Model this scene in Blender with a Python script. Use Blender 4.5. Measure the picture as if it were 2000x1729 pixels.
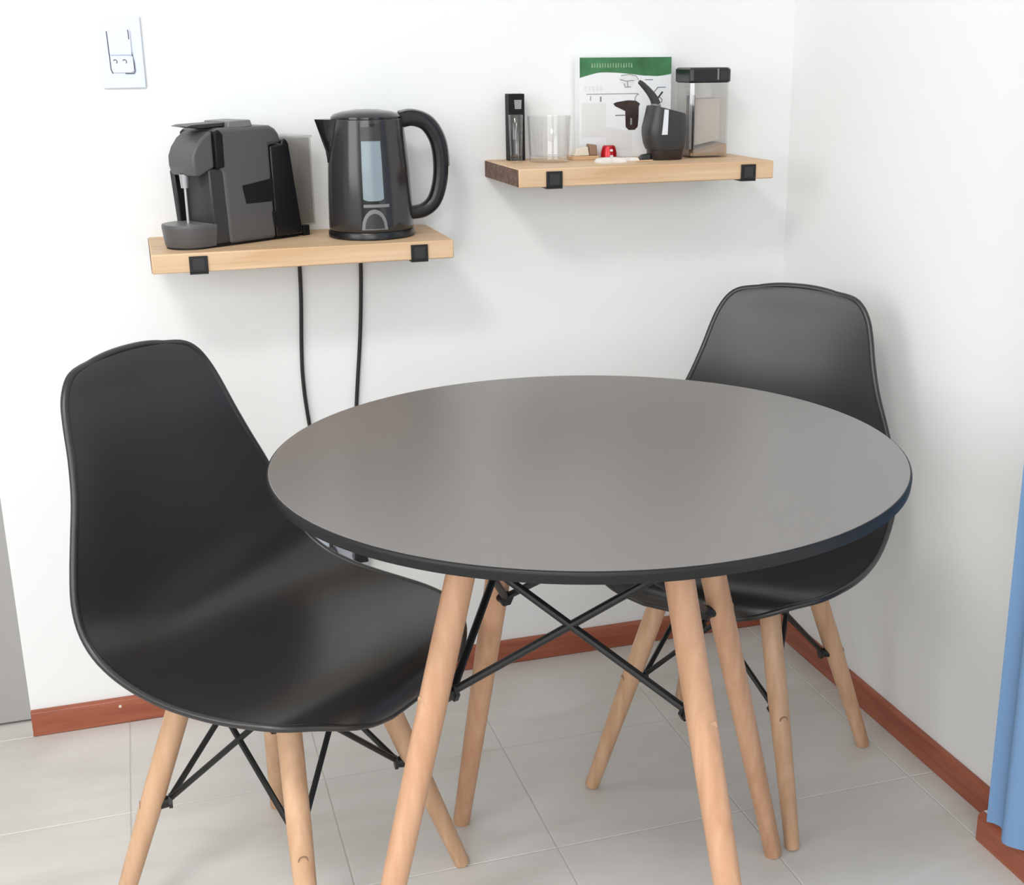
import bpy, bmesh, math, random
from mathutils import Vector, Matrix

random.seed(7)
for o in list(bpy.data.objects):
    bpy.data.objects.remove(o, do_unlink=True)
scene = bpy.context.scene
COL = scene.collection
PI = math.pi

# ------------------------------------------------------------------ camera
cam_d = bpy.data.cameras.new('camera')
cam = bpy.data.objects.new('camera', cam_d)
COL.objects.link(cam)
scene.camera = cam
PITCH, YAW, ROLL = 0.29812, 0.31493, -0.00750
cam_d.sensor_fit = 'HORIZONTAL'
cam_d.sensor_width = 36.0
cam_d.lens = 2493.33 / 2000 * 36.0
cam_d.shift_x = -(1095.84 - 1000) / 2000
cam_d.shift_y = (872.42 - 864.5) / 2000
cam_d.clip_start = 0.02
fw = Vector((math.sin(YAW) * math.cos(PITCH), math.cos(YAW) * math.cos(PITCH), -math.sin(PITCH)))
rt = Vector((math.cos(YAW), -math.sin(YAW), 0))
up = rt.cross(fw)
r2 = math.cos(ROLL) * rt + math.sin(ROLL) * up
u2 = -math.sin(ROLL) * rt + math.cos(ROLL) * up
m = Matrix((r2, u2, -fw)).transposed().to_4x4()
m.translation = Vector((-1.2487, -2.3470, 1.2174))
cam.matrix_world = m

# ------------------------------------------------------------------ world, lights, exposure
world = bpy.data.worlds.new('world')
scene.world = world
world.use_nodes = True
bg = world.node_tree.nodes['Background']
bg.inputs[0].default_value = (0.86, 0.93, 1.0, 1)
bg.inputs[1].default_value = 1.0

def area(name, loc, target, sx, sy, power, color):
    l = bpy.data.lights.new(name, 'AREA')
    l.shape = 'RECTANGLE'; l.size = sx; l.size_y = sy
    l.energy = power; l.color = color
    o = bpy.data.objects.new(name, l)
    COL.objects.link(o)
    o.location = loc
    o.rotation_euler = (Vector(target) - Vector(loc)).to_track_quat('-Z', 'Y').to_euler()
    return o

# daylight entering through the two windows of the room
area('daylight_front', (-2.05, -3.97, 1.65), (-2.05, 0, 1.65), 2.0, 1.3, 42, (0.94, 0.98, 1.0))
area('daylight_left', (-3.17, -1.95, 1.65), (0, -1.95, 1.65), 1.7, 1.3, 32, (0.94, 0.98, 1.0))
# the room's ceiling panel lamp
area('ceiling_lamp_light', (-1.95, -2.3, 2.55), (-1.95, -2.3, 0), 0.55, 0.55, 37, (1.0, 0.985, 0.96))

vs = scene.view_settings
vs.view_transform = 'Standard'
vs.look = 'None'
vs.exposure = -0.20
vs.gamma = 1.0
vs.use_curve_mapping = False

# ------------------------------------------------------------------ materials
def new_mat(name):
    mt = bpy.data.materials.new(name)
    mt.use_nodes = True
    nt = mt.node_tree
    return mt, nt, nt.nodes['Principled BSDF']

def lin(c):
    return tuple(((x / 255) / 12.92 if x / 255 <= 0.04045 else ((x / 255 + 0.055) / 1.055) ** 2.4) for x in c) + (1,)

def plain(name, rgb, rough=0.5, spec=0.5, metal=0.0, bump=0.0, bscale=200, var=0.0, coat=0.0):
    mt, nt, b = new_mat(name)
    col = lin(rgb)
    b.inputs['Base Color'].default_value = col
    b.inputs['Roughness'].default_value = rough
    b.inputs['Specular IOR Level'].default_value = spec
    b.inputs['Metallic'].default_value = metal
    b.inputs['Coat Weight'].default_value = coat
    tc = nt.nodes.new('ShaderNodeTexCoord')
    n = nt.nodes.new('ShaderNodeTexNoise')
    n.inputs['Scale'].default_value = bscale
    n.inputs['Detail'].default_value = 3
    nt.links.new(tc.outputs['Object'], n.inputs['Vector'])
    if var > 0:
        r = nt.nodes.new('ShaderNodeValToRGB')
        r.color_ramp.elements[0].position = 0.3
        r.color_ramp.elements[1].position = 0.7
        r.color_ramp.elements[0].color = tuple(c * (1 - var) for c in col[:3]) + (1,)
        r.color_ramp.elements[1].color = tuple(min(1, c * (1 + var)) for c in col[:3]) + (1,)
        nt.links.new(n.outputs['Fac'], r.inputs['Fac'])
        nt.links.new(r.outputs['Color'], b.inputs['Base Color'])
    if bump > 0:
        bp = nt.nodes.new('ShaderNodeBump')
        bp.inputs['Strength'].default_value = bump
        bp.inputs['Distance'].default_value = 0.002
        nt.links.new(n.outputs['Fac'], bp.inputs['Height'])
        nt.links.new(bp.outputs['Normal'], b.inputs['Normal'])
    return mt

def wood(name, light, dark, scale=(3, 3, 40), stretch_axis=2, rough=0.45, ring=0.5, spec=0.4):
    """Grain running along one object axis."""
    mt, nt, b = new_mat(name)
    tc = nt.nodes.new('ShaderNodeTexCoord')
    mp = nt.nodes.new('ShaderNodeMapping')
    mp.inputs['Scale'].default_value = scale
    nt.links.new(tc.outputs['Object'], mp.inputs['Vector'])
    n1 = nt.nodes.new('ShaderNodeTexNoise')
    n1.inputs['Scale'].default_value = 1.0
    n1.inputs['Detail'].default_value = 5
    n1.inputs['Distortion'].default_value = ring
    nt.links.new(mp.outputs['Vector'], n1.inputs['Vector'])
    r = nt.nodes.new('ShaderNodeValToRGB')
    r.color_ramp.elements[0].position = 0.32
    r.color_ramp.elements[1].position = 0.68
    r.color_ramp.elements[0].color = lin(dark)
    r.color_ramp.elements[1].color = lin(light)
    nt.links.new(n1.outputs['Fac'], r.inputs['Fac'])
    nt.links.new(r.outputs['Color'], b.inputs['Base Color'])
    b.inputs['Roughness'].default_value = rough
    b.inputs['Specular IOR Level'].default_value = spec
    bp = nt.nodes.new('ShaderNodeBump')
    bp.inputs['Strength'].default_value = 0.08
    bp.inputs['Distance'].default_value = 0.001
    nt.links.new(n1.outputs['Fac'], bp.inputs['Height'])
    nt.links.new(bp.outputs['Normal'], b.inputs['Normal'])
    return mt

def glass(name, tint=(0.985, 0.985, 0.985), gloss=0.8, rough=0.02, haze=0.0):
    """thin clear walls: see-through, with a glancing reflection"""
    mt, nt, b = new_mat(name)
    out = nt.nodes['Material Output']
    tr = nt.nodes.new('ShaderNodeBsdfTransparent'); tr.inputs['Color'].default_value = tint + (1,)
    nt.nodes.remove(b)
    b = nt.nodes.new('ShaderNodeBsdfGlossy'); b.inputs['Roughness'].default_value = rough
    fr = nt.nodes.new('ShaderNodeLayerWeight'); fr.inputs['Blend'].default_value = 0.5
    pw = nt.nodes.new('ShaderNodeMath'); pw.operation = 'POWER'; pw.inputs[1].default_value = 4.0
    nt.links.new(fr.outputs['Facing'], pw.inputs[0])
    mul = nt.nodes.new('ShaderNodeMath'); mul.operation = 'MULTIPLY_ADD'
    mul.inputs[1].default_value = gloss; mul.inputs[2].default_value = 0.06 + haze
    nt.links.new(pw.outputs[0], mul.inputs[0])
    mx = nt.nodes.new('ShaderNodeMixShader')
    nt.links.new(mul.outputs[0], mx.inputs['Fac']); nt.links.new(tr.outputs[0], mx.inputs[1]); nt.links.new(b.outputs[0], mx.inputs[2])
    nt.links.new(mx.outputs[0], out.inputs['Surface'])
    return mt

def satin(name, rgb, rough, ior):
    mt, nt, b = new_mat(name)
    out = nt.nodes['Material Output']
    nt.nodes.remove(b)
    di = nt.nodes.new('ShaderNodeBsdfDiffuse')
    gl = nt.nodes.new('ShaderNodeBsdfGlossy'); gl.inputs['Roughness'].default_value = rough
    gl.inputs['Color'].default_value = (1, 1, 1, 1)
    tc = nt.nodes.new('ShaderNodeTexCoord'); n = nt.nodes.new('ShaderNodeTexNoise')
    n.inputs['Scale'].default_value = 350
    nt.links.new(tc.outputs['Object'], n.inputs['Vector'])
    r = nt.nodes.new('ShaderNodeValToRGB'); c = lin(rgb)
    r.color_ramp.elements[0].color = tuple(x * 0.94 for x in c[:3]) + (1,)
    r.color_ramp.elements[1].color = tuple(x * 1.06 for x in c[:3]) + (1,)
    nt.links.new(n.outputs['Fac'], r.inputs['Fac']); nt.links.new(r.outputs['Color'], di.inputs['Color'])
    fr = nt.nodes.new('ShaderNodeFresnel'); fr.inputs['IOR'].default_value = ior
    mx = nt.nodes.new('ShaderNodeMixShader')
    nt.links.new(fr.outputs[0], mx.inputs['Fac']); nt.links.new(di.outputs[0], mx.inputs[1]); nt.links.new(gl.outputs[0], mx.inputs[2])
    nt.links.new(mx.outputs[0], out.inputs['Surface'])
    return mt

def tile_material():
    mt, nt, b = new_mat('floor_tile')
    tc = nt.nodes.new('ShaderNodeTexCoord')
    oi = nt.nodes.new('ShaderNodeObjectInfo')
    add = nt.nodes.new('ShaderNodeVectorMath'); add.operation = 'ADD'
    nt.links.new(tc.outputs['Object'], add.inputs[0])
    nt.links.new(oi.outputs['Location'], add.inputs[1])
    mp = nt.nodes.new('ShaderNodeMapping')
    mp.inputs['Rotation'].default_value = (0, 0, 0.4)
    mp.inputs['Scale'].default_value = (2.2, 6.0, 1)
    nt.links.new(add.outputs[0], mp.inputs['Vector'])
    n = nt.nodes.new('ShaderNodeTexNoise')
    n.inputs['Scale'].default_value = 1.6
    n.inputs['Detail'].default_value = 6
    n.inputs['Distortion'].default_value = 0.6
    nt.links.new(mp.outputs['Vector'], n.inputs['Vector'])
    r = nt.nodes.new('ShaderNodeValToRGB')
    r.color_ramp.elements[0].position = 0.3
    r.color_ramp.elements[1].position = 0.7
    r.color_ramp.elements[0].color = lin((206, 200, 193))
    r.color_ramp.elements[1].color = lin((220, 216, 211))
    nt.links.new(n.outputs['Fac'], r.inputs['Fac'])
    nt.links.new(r.outputs['Color'], b.inputs['Base Color'])
    b.inputs['Roughness'].default_value = 0.38
    b.inputs['Specular IOR Level'].default_value = 0.4
    return mt

M = {
    'wall': plain('wall_paint', (243, 243, 242), 0.75, 0.25, bump=0.05, bscale=120),
    'bounce_cut': plain('bounce_cut_paint', (198, 196, 194), 0.8, 0.2),  # tone picked for the unseen walls to reduce bounced light
    'ceil': plain('ceiling_paint', (246, 246, 245), 0.8, 0.2),
    'tile': tile_material(),
    'grout': plain('grout', (203, 197, 191), 0.9, 0.1),
    'base': wood('baseboard_wood', (172, 100, 74), (146, 78, 56), (3, 3, 60), rough=0.32),
    'door': plain('grey_door_paint', (168, 165, 163), 0.5, 0.4),
    'leg': wood('beech_leg', (211, 166, 133), (193, 146, 112), (60, 60, 5), rough=0.42),
    'leg_pale': wood('pale_beech_leg', (216, 176, 142), (198, 156, 121), (60, 60, 5), rough=0.42),
    'pine': wood('pine_board', (226, 194, 158), (206, 168, 128), (3.2, 26, 40), rough=0.5, ring=1.2),
    'endgrain': wood('pine_end_grain', (132, 104, 88), (88, 66, 56), (30, 60, 90), rough=0.7, ring=1.5),
    'chair': plain('black_chair_plastic', (40, 38, 37), 0.33, 0.6, bump=0.02, bscale=400),
    'table': satin('reflection_grey_laminate', (106, 100, 97), 0.285, 1.8),  # black top; part of the wall's reflection is put into this grey
    'edge': plain('black_edging', (13, 13, 14), 0.5, 0.4),
    'metal': plain('black_metal', (14, 14, 15), 0.45, 0.5),
    'machine': plain('charcoal_plastic', (84, 82, 82), 0.42, 0.5),
    'machine_dark': plain('dark_plastic', (44, 43, 44), 0.35, 0.5),
    'black': plain('black_plastic', (22, 22, 24), 0.28, 0.5),
    'matte_black': plain('matte_black', (14, 14, 15), 0.6, 0.3),
    'kettle': plain('kettle_shell', (50, 48, 48), 0.16, 0.55),
    'kettle_dark': plain('kettle_dark_gloss', (26, 26, 28), 0.12, 0.55),
    'gauge': plain('water_gauge', (132, 146, 153), 0.22, 0.5),
    'grey': plain('grey_plastic', (122, 122, 122), 0.4, 0.5),
    'silver': plain('brushed_silver', (190, 190, 192), 0.3, 0.5, metal=0.7),
    'white_plastic': plain('white_plastic', (222, 228, 240), 0.4, 0.4),
    'slot': plain('slot_dark', (78, 80, 86), 0.7, 0.2),
    'cord': plain('cord_rubber', (38, 34, 33), 0.5, 0.4),
    'glass': glass('clear_glass'),
    'acrylic': glass('clear_acrylic', (0.93, 0.92, 0.91), 0.6, 0.12, 0.06),
    'card': plain('white_card', (240, 241, 243), 0.5, 0.4),
    'green': plain('green_print', (66, 120, 78), 0.5, 0.4, bscale=25, var=0.35),
    'pale_green': plain('pale_green_print', (158, 184, 150), 0.5, 0.3),
    'ink': plain('grey_ink', (150, 152, 154), 0.6, 0.3),
    'ink_pale': plain('pale_ink', (230, 230, 228), 0.6, 0.3),
    'ink_dark': plain('dark_ink', (62, 60, 60), 0.6, 0.3),
    'brown_print': plain('brown_print', (60, 46, 44), 0.45, 0.4, bscale=60, var=0.4),
    'red': plain('red_foil', (190, 24, 34), 0.22, 0.6, metal=0.35),
    'sachet': plain('sachet_paper', (226, 220, 214), 0.45, 0.4, bscale=90, var=0.12),
    'cream': plain('cream_card', (226, 214, 198), 0.5, 0.4),
    'brown_card': plain('brown_card', (150, 120, 100), 0.6, 0.3),
    'powder': plain('cream_powder', (226, 216, 204), 0.9, 0.1, bump=0.3, bscale=900),
    'sugar': plain('brown_sugar', (186, 158, 126), 0.9, 0.1, bump=0.4, bscale=900),
    'jug': plain('jug_black', (50, 50, 51), 0.4, 0.5),
    'jug_base': plain('jug_dark_brown', (44, 32, 32), 0.35, 0.5),
    'sticker': plain('white_sticker', (226, 228, 232), 0.4, 0.4),
    'blue': plain('blue_fabric', (126, 160, 200), 0.8, 0.2, bump=0.1, bscale=500),
}

# ------------------------------------------------------------------ mesh helpers
def mk(name, bm, mat, parent=None, smooth=True, angle=35, bevel=0.0, seg=2):
    me = bpy.data.meshes.new(name)
    bmesh.ops.recalc_face_normals(bm, faces=bm.faces)
    bm.to_mesh(me); bm.free()
    me.materials.append(M[mat] if isinstance(mat, str) else mat)
    o = bpy.data.objects.new(name, me)
    COL.objects.link(o)
    if parent is not None:
        o.parent = parent
    if smooth:
        for p in me.polygons:
            p.use_smooth = True
        try:
            me.set_sharp_from_angle(angle=math.radians(angle))
        except Exception:
            pass
    if bevel > 0:
        md = o.modifiers.new('bevel', 'BEVEL')
        md.width = bevel; md.segments = seg; md.limit_method = 'ANGLE'; md.angle_limit = math.radians(30)
        md.harden_normals = False
    return o

def thing(name, label, cat, loc=(0, 0, 0), rz=0.0, group=None):
    o = bpy.data.objects.new(name, None)
    o.empty_display_size = 0.05
    COL.objects.link(o)
    o.location = loc
    o.rotation_euler = (0, 0, rz)
    o['label'] = label; o['category'] = cat
    if group: o['group'] = group
    return o

def tag(o, label, cat, group=None):
    o['label'] = label; o['category'] = cat
    if group: o['group'] = group
    return o

def struct(o, label=None, cat=None):
    o['kind'] = 'structure'
    if label: o['label'] = label
    if cat: o['category'] = cat
    return o

def box(bm, lo, hi):
    x0, y0, z0 = lo; x1, y1, z1 = hi
    v = [bm.verts.new(p) for p in ((x0, y0, z0), (x1, y0, z0), (x1, y1, z0), (x0, y1, z0), (x0, y0, z1), (x1, y0, z1), (x1, y1, z1), (x0, y1, z1))]
    for f in ((0, 3, 2, 1), (4, 5, 6, 7), (0, 1, 5, 4), (1, 2, 6, 5), (2, 3, 7, 6), (3, 0, 4, 7)):
        bm.faces.new([v[i] for i in f])
    return bm

def boxo(name, lo, hi, mat, parent=None, bevel=0.0, seg=2):
    return mk(name, box(bmesh.new(), lo, hi), mat, parent, smooth=bevel > 0, bevel=bevel, seg=seg)

def loft(bm, rings, cap=True, closed=True):
    vr = [[bm.verts.new(p) for p in r] for r in rings]
    n = len(vr[0])
    for a, b in zip(vr, vr[1:]):
        for i in range(n if closed else n - 1):
            j = (i + 1) % n
            bm.faces.new((a[i], a[j], b[j], b[i]))
    if cap:
        bm.faces.new(vr[0]); bm.faces.new(list(reversed(vr[-1])))
    return vr

def lathe(bm, prof, n=48, center=(0, 0)):
    """prof: list of (r, z); ends on the axis are closed by caps."""
    rings = [[(center[0] + r * math.cos(2 * PI * i / n), center[1] + r * math.sin(2 * PI * i / n), z) for i in range(n)] for r, z in prof]
    loft(bm, rings, cap=True)
    return bm

def shell_lathe(bm, prof, n=48):
    """closed profile loop (a vessel wall): last ring joins the first."""
    rings = [[bm.verts.new((r * math.cos(2 * PI * i / n), r * math.sin(2 * PI * i / n), z)) for i in range(n)] for r, z in prof]
    for a, b in zip(rings, rings[1:]):
        for i in range(n):
            j = (i + 1) % n
            bm.faces.new((a[i], a[j], b[j], b[i]))
    bm.faces.new(list(reversed(rings[0]))); bm.faces.new(rings[-1])
    return bm

def frame_of(d):
    d = Vector(d).normalized()
    a = Vector((0, 0, 1)) if abs(d.z) < 0.9 else Vector((1, 0, 0))
    x = d.cross(a).normalized()
    return x, d.cross(x).normalized()

def stick(bm, a, b, r0, r1, n=20, cuts=(), round_end=0.0):
    a, b = Vector(a), Vector(b)
    d = b - a
    x, y = frame_of(d)
    ts = [(0, r0)] + list(cuts) + [(1, r1)]
    if round_end:
        L = d.length
        ts = ts[:-1] + [(1 - round_end / L, r1), (1, r1 * 0.8)]
    rings = []
    for t, r in ts:
        c = a + d * t
        rings.append([c + (x * math.cos(2 * PI * i / n) + y * math.sin(2 * PI * i / n)) * r for i in range(n)])
    loft(bm, rings)
    return bm

def tube(bm, pts, r, n=10, rx=None, ry=None, closed=False):
    pts = [Vector(p) for p in pts]
    N = len(pts)
    def tan(i):
        if closed:
            return (pts[(i + 1) % N] - pts[i - 1]).normalized()
        return (pts[min(i + 1, N - 1)] - pts[max(i - 1, 0)]).normalized()
    t0 = tan(0)
    x, _ = frame_of(t0)
    rings = []
    for i in range(N):
        t = tan(i)
        x = (x - t * x.dot(t)).normalized()
        y = t.cross(x)
        rr = r[i] if isinstance(r, (list, tuple)) else r
        rings.append([bm.verts.new(pts[i] + x * math.cos(2 * PI * k / n) * rr + y * math.sin(2 * PI * k / n) * rr) for k in range(n)])
    for a, b in zip(rings, rings[1:] + ([rings[0]] if closed else [])):
        for k in range(n):
            j = (k + 1) % n
            bm.faces.new((a[k], a[j], b[j], b[k]))
    if not closed:
        bm.faces.new(list(reversed(rings[0]))); bm.faces.new(rings[-1])
    return bm

def prism(bm, outline, axis, a, b):
    """extrude a 2D outline. axis 'y': outline is (x,z); 'z': outline is (x,y); 'x': (y,z)"""
    def P(p, t):
        return {'y': (p[0], t, p[1]), 'z': (p[0], p[1], t), 'x': (t, p[0], p[1])}[axis]
    loft(bm, [[P(p, a) for p in outline], [P(p, b) for p in outline]])
    return bm

def crom(pts, n):
    """Catmull-Rom resample of tuples."""
    out = []
    m_ = len(pts)
    for k in range(n):
        t = k / (n - 1) * (m_ - 1)
        i = min(int(t), m_ - 2); f = t - i
        p0, p1, p2, p3 = pts[max(i - 1, 0)], pts[i], pts[i + 1], pts[min(i + 2, m_ - 1)]
        out.append(tuple(0.5 * ((2 * b) + (-a + c) * f + (2 * a - 5 * b + 4 * c - d) * f * f + (-a + 3 * b - 3 * c + d) * f ** 3) for a, b, c, d in zip(p0, p1, p2, p3)))
    return out

def copy_tree(o, parent=None):
    c = o.copy(); COL.objects.link(c); c.parent = parent
    for ch in list(o.children):
        copy_tree(ch, c)
    return c

# ------------------------------------------------------------------ the room
XL, YF, ZC = -3.2, -4.0, 2.6
JAMB = -1.533
DOOR0 = -2.35
bm = bmesh.new()
box(bm, (JAMB, 0, 0), (0.12, 0.12, ZC)); box(bm, (XL - 0.12, 0, 0), (DOOR0, 0.12, ZC)); box(bm, (DOOR0, 0, 2.1), (JAMB, 0.12, ZC))
struct(mk('wall_back', bm, 'wall', smooth=False), 'white painted wall carrying both shelves', 'wall')
struct(boxo('wall_right', (0, YF, 0), (0.12, 0, ZC), 'wall'), 'white painted side wall beside the farther chair', 'wall')
bm = bmesh.new()
WY0, WY1, WZ0, WZ1 = -2.8, -1.1, 1.0, 2.3
box(bm, (XL - 0.12, YF, 0), (XL, WY0, ZC)); box(bm, (XL - 0.12, WY1, 0), (XL, 0, ZC)); box(bm, (XL - 0.12, WY0, 0), (XL, WY1, WZ0)); box(bm, (XL - 0.12, WY0, WZ1), (XL, WY1, ZC))
struct(mk('wall_left', bm, 'bounce_cut', smooth=False), 'wall with a window, out of view, toned down to cut bounced light', 'wall')
bm = bmesh.new()
WX0, WX1 = -3.05, -1.05
box(bm, (XL - 0.12, YF - 0.12, 0), (WX0, YF, ZC)); box(bm, (WX1, YF - 0.12, 0), (0.12, YF, ZC)); box(bm, (WX0, YF - 0.12, 0), (WX1, YF, WZ0)); box(bm, (WX0, YF - 0.12, WZ1), (WX1, YF, ZC))
struct(mk('wall_front', bm, 'bounce_cut', smooth=False), 'wall with a wide window behind the viewer, toned down to cut bounced light', 'wall')
struct(boxo('ceiling', (XL - 0.12, YF - 0.12, ZC), (0.12, 0.12, ZC + 0.1), 'ceil'), 'plain white ceiling, out of view', 'ceiling')

lamp = thing('ceiling_lamp', 'square ceiling panel lamp, above the view', 'lamp', (-1.95, -2.3, ZC))
bm = bmesh.new()
for a_ in ((-0.31, -0.31, -0.29, 0.31), (0.29, -0.31, 0.31, 0.31), (-0.29, -0.31, 0.29, -0.29), (-0.29, 0.29, 0.29, 0.31)):
    box(bm, (a_[0], a_[1], -0.045), (a_[2], a_[3], -0.0005))
mk('frame', bm, 'ceil', lamp, smooth=False)
boxo('back_plate', (-0.29, -0.29, -0.012), (0.29, 0.29, -0.002), 'ceil', lamp)

def window_frame(name, horizontal, a0, a1, pos):
    bm = bmesh.new()
    def b(u0, u1, z0, z1):
        if horizontal: box(bm, (u0, pos - 0.03, z0), (u1, pos + 0.03, z1))
        else: box(bm, (pos - 0.03, u0, z0), (pos + 0.03, u1, z1))
    t = 0.05
    b(a0, a0 + t, WZ0, WZ1); b(a1 - t, a1, WZ0, WZ1); b(a0 + t, a1 - t, WZ0, WZ0 + t); b(a0 + t, a1 - t, WZ1 - t, WZ1)
    c = (a0 + a1) / 2
    b(c - t / 2, c + t / 2, WZ0 + t, WZ1 - t)
    struct(mk(name, bm, 'white_plastic', smooth=False), 'white window frame, out of view', 'window')
window_frame('window_1', True, WX0, WX1, YF - 0.06)
window_frame('window_2', False, WY0, WY1, XL - 0.06)

# floor: grout bed with every tile laid on it
floor = struct(boxo('floor', (XL - 0.12, YF - 0.12, -0.12), (0.12, 0.12, -0.001), 'grout'), 'pale grey stone-look tiled floor', 'floor')
TS, GX, GY, G = 0.325, -0.060, -0.336, 0.002
tile_cache = {}
def tile(x0, x1, y0, y1):
    w, h = round(x1 - x0, 4), round(y1 - y0, 4)
    if w < 0.01 or h < 0.01: return
    if (w, h) not in tile_cache:
        bm = bmesh.new(); c = 0.0012
        a, b = w / 2, h / 2
        loft(bm, [[(-a, -b, -0.006), (a, -b, -0.006), (a, b, -0.006), (-a, b, -0.006)], [(-a, -b, -c), (a, -b, -c), (a, b, -c), (-a, b, -c)], [(-a + c, -b + c, 0), (a - c, -b + c, 0), (a - c, b - c, 0), (-a + c, b - c, 0)]])
        o = mk('tile', bm, 'tile', floor, smooth=False)
        tile_cache[(w, h)] = o.data
    else:
        o = bpy.data.objects.new('tile', tile_cache[(w, h)]); COL.objects.link(o); o.parent = floor
    o.location = ((x0 + x1) / 2, (y0 + y1) / 2, 0)
xs = [GX + TS * k for k in range(-10, 2)]
ys = [GY + TS * k for k in range(-12, 3)]
for i in range(len(xs) - 1):
    for j in range(len(ys) - 1):
        x0, x1 = max(xs[i] + G / 2, XL), min(xs[i + 1] - G / 2, 0)
        y0, y1 = max(ys[j] + G / 2, YF), ys[j + 1] - G / 2
        if y0 >= -0.02:
            x0, x1, y1 = max(x0, DOOR0), min(x1, JAMB), min(y1, 0.05)
        else:
            y1 = min(y1, 0)
        if x1 > x0 and y1 > y0:
            tile(x0, x1, y0, y1)

# grey door in the opening at the left
d1 = struct(boxo('door_1', (DOOR0 + 0.002, 0.052, 0.004), (JAMB - 0.002, 0.09, 2.096), 'door', bevel=0.002), 'grey door closed in the opening past the wall end', 'door')

# baseboards
def baseboard(name, pts_local, L, mat='base'):
    """profile (depth, z) extruded along local x by L; depth grows towards local -y"""
    bm = bmesh.new()
    prof = [(0, 0), (-0.012, 0), (-0.012, 0.041), (-0.0105, 0.0465), (-0.007, 0.0495), (0, 0.05)]
    loft(bm, [[(0, a, z) for a, z in prof], [(L, a, z) for a, z in prof]])
    return mk(name, bm, mat, smooth=False, bevel=0.0008, seg=1)
# grain runs along the board: scale texture per board orientation
M['base_x'] = wood('baseboard_wood_run', (172, 100, 74), (148, 78, 56), (5, 60, 60), rough=0.3)
bb = baseboard('baseboard_back', None, -JAMB - 0.0125, 'base_x'); bb.location = (JAMB, 0, 0)
struct(bb, 'reddish brown wooden baseboard under the shelf wall', 'baseboard')
bm = bmesh.new(); lathe(bm, [(0.0005, 0), (0.003, 0.0), (0.0028, 0.0012), (0.0005, 0.0016)], 14)
o = mk('screw_cap', bm, 'cream', bb); o.location = (0.158, -0.012, 0.036); o.rotation_euler = (PI / 2, 0, 0)
bb = baseboard('baseboard_right', None, 0.812, 'base_x'); bb.location = (0, 0, 0); bb.rotation_euler = (0, 0, -PI / 2)
struct(bb, 'reddish brown wooden baseboard along the side wall', 'baseboard')
# low plinth further along the side wall with its own board
struct(boxo('trim_1', (-0.052, -1.9, 0), (0, -0.852, 0.048), 'wall', bevel=0.002), 'low white plinth at the foot of the side wall', 'plinth')
bb = baseboard('baseboard_plinth', None, 1.04, 'base_x'); bb.location = (-0.052, -0.856, 0); bb.rotation_euler = (0, 0, -PI / 2)
struct(bb, 'short reddish brown board on the low plinth by the blue curtain', 'baseboard')

# blue curtain at the right edge
bm = bmesh.new()
n = 60
front, back_ = [], []
for i in range(n + 1):
    y = -0.898 - 0.55 * i / n
    x = -0.078 + 0.012 * math.sin(i * 0.75)
    front.append((x - 0.0015, y)); back_.append((x + 0.0015, y))
out = front + back_[::-1]
prism(bm, out, 'z', 0.062, 2.2)
tag(mk('curtain', bm, 'blue', angle=60), 'light blue curtain hanging by the side wall at the right edge', 'curtain')
bm = bmesh.new(); stick(bm, (-0.078, -0.85, 2.205), (-0.078, -1.85, 2.205), 0.01, 0.01, 16)
rod = thing('curtain_rod', 'thin metal curtain rod on the side wall, above the view', 'curtain rod')
mk('rod', bm, 'metal', rod)
for yy in (-0.88, -1.8):
    boxo('bracket', (-0.07, yy - 0.008, 2.197), (0, yy + 0.008, 2.213), 'metal', rod)

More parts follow.
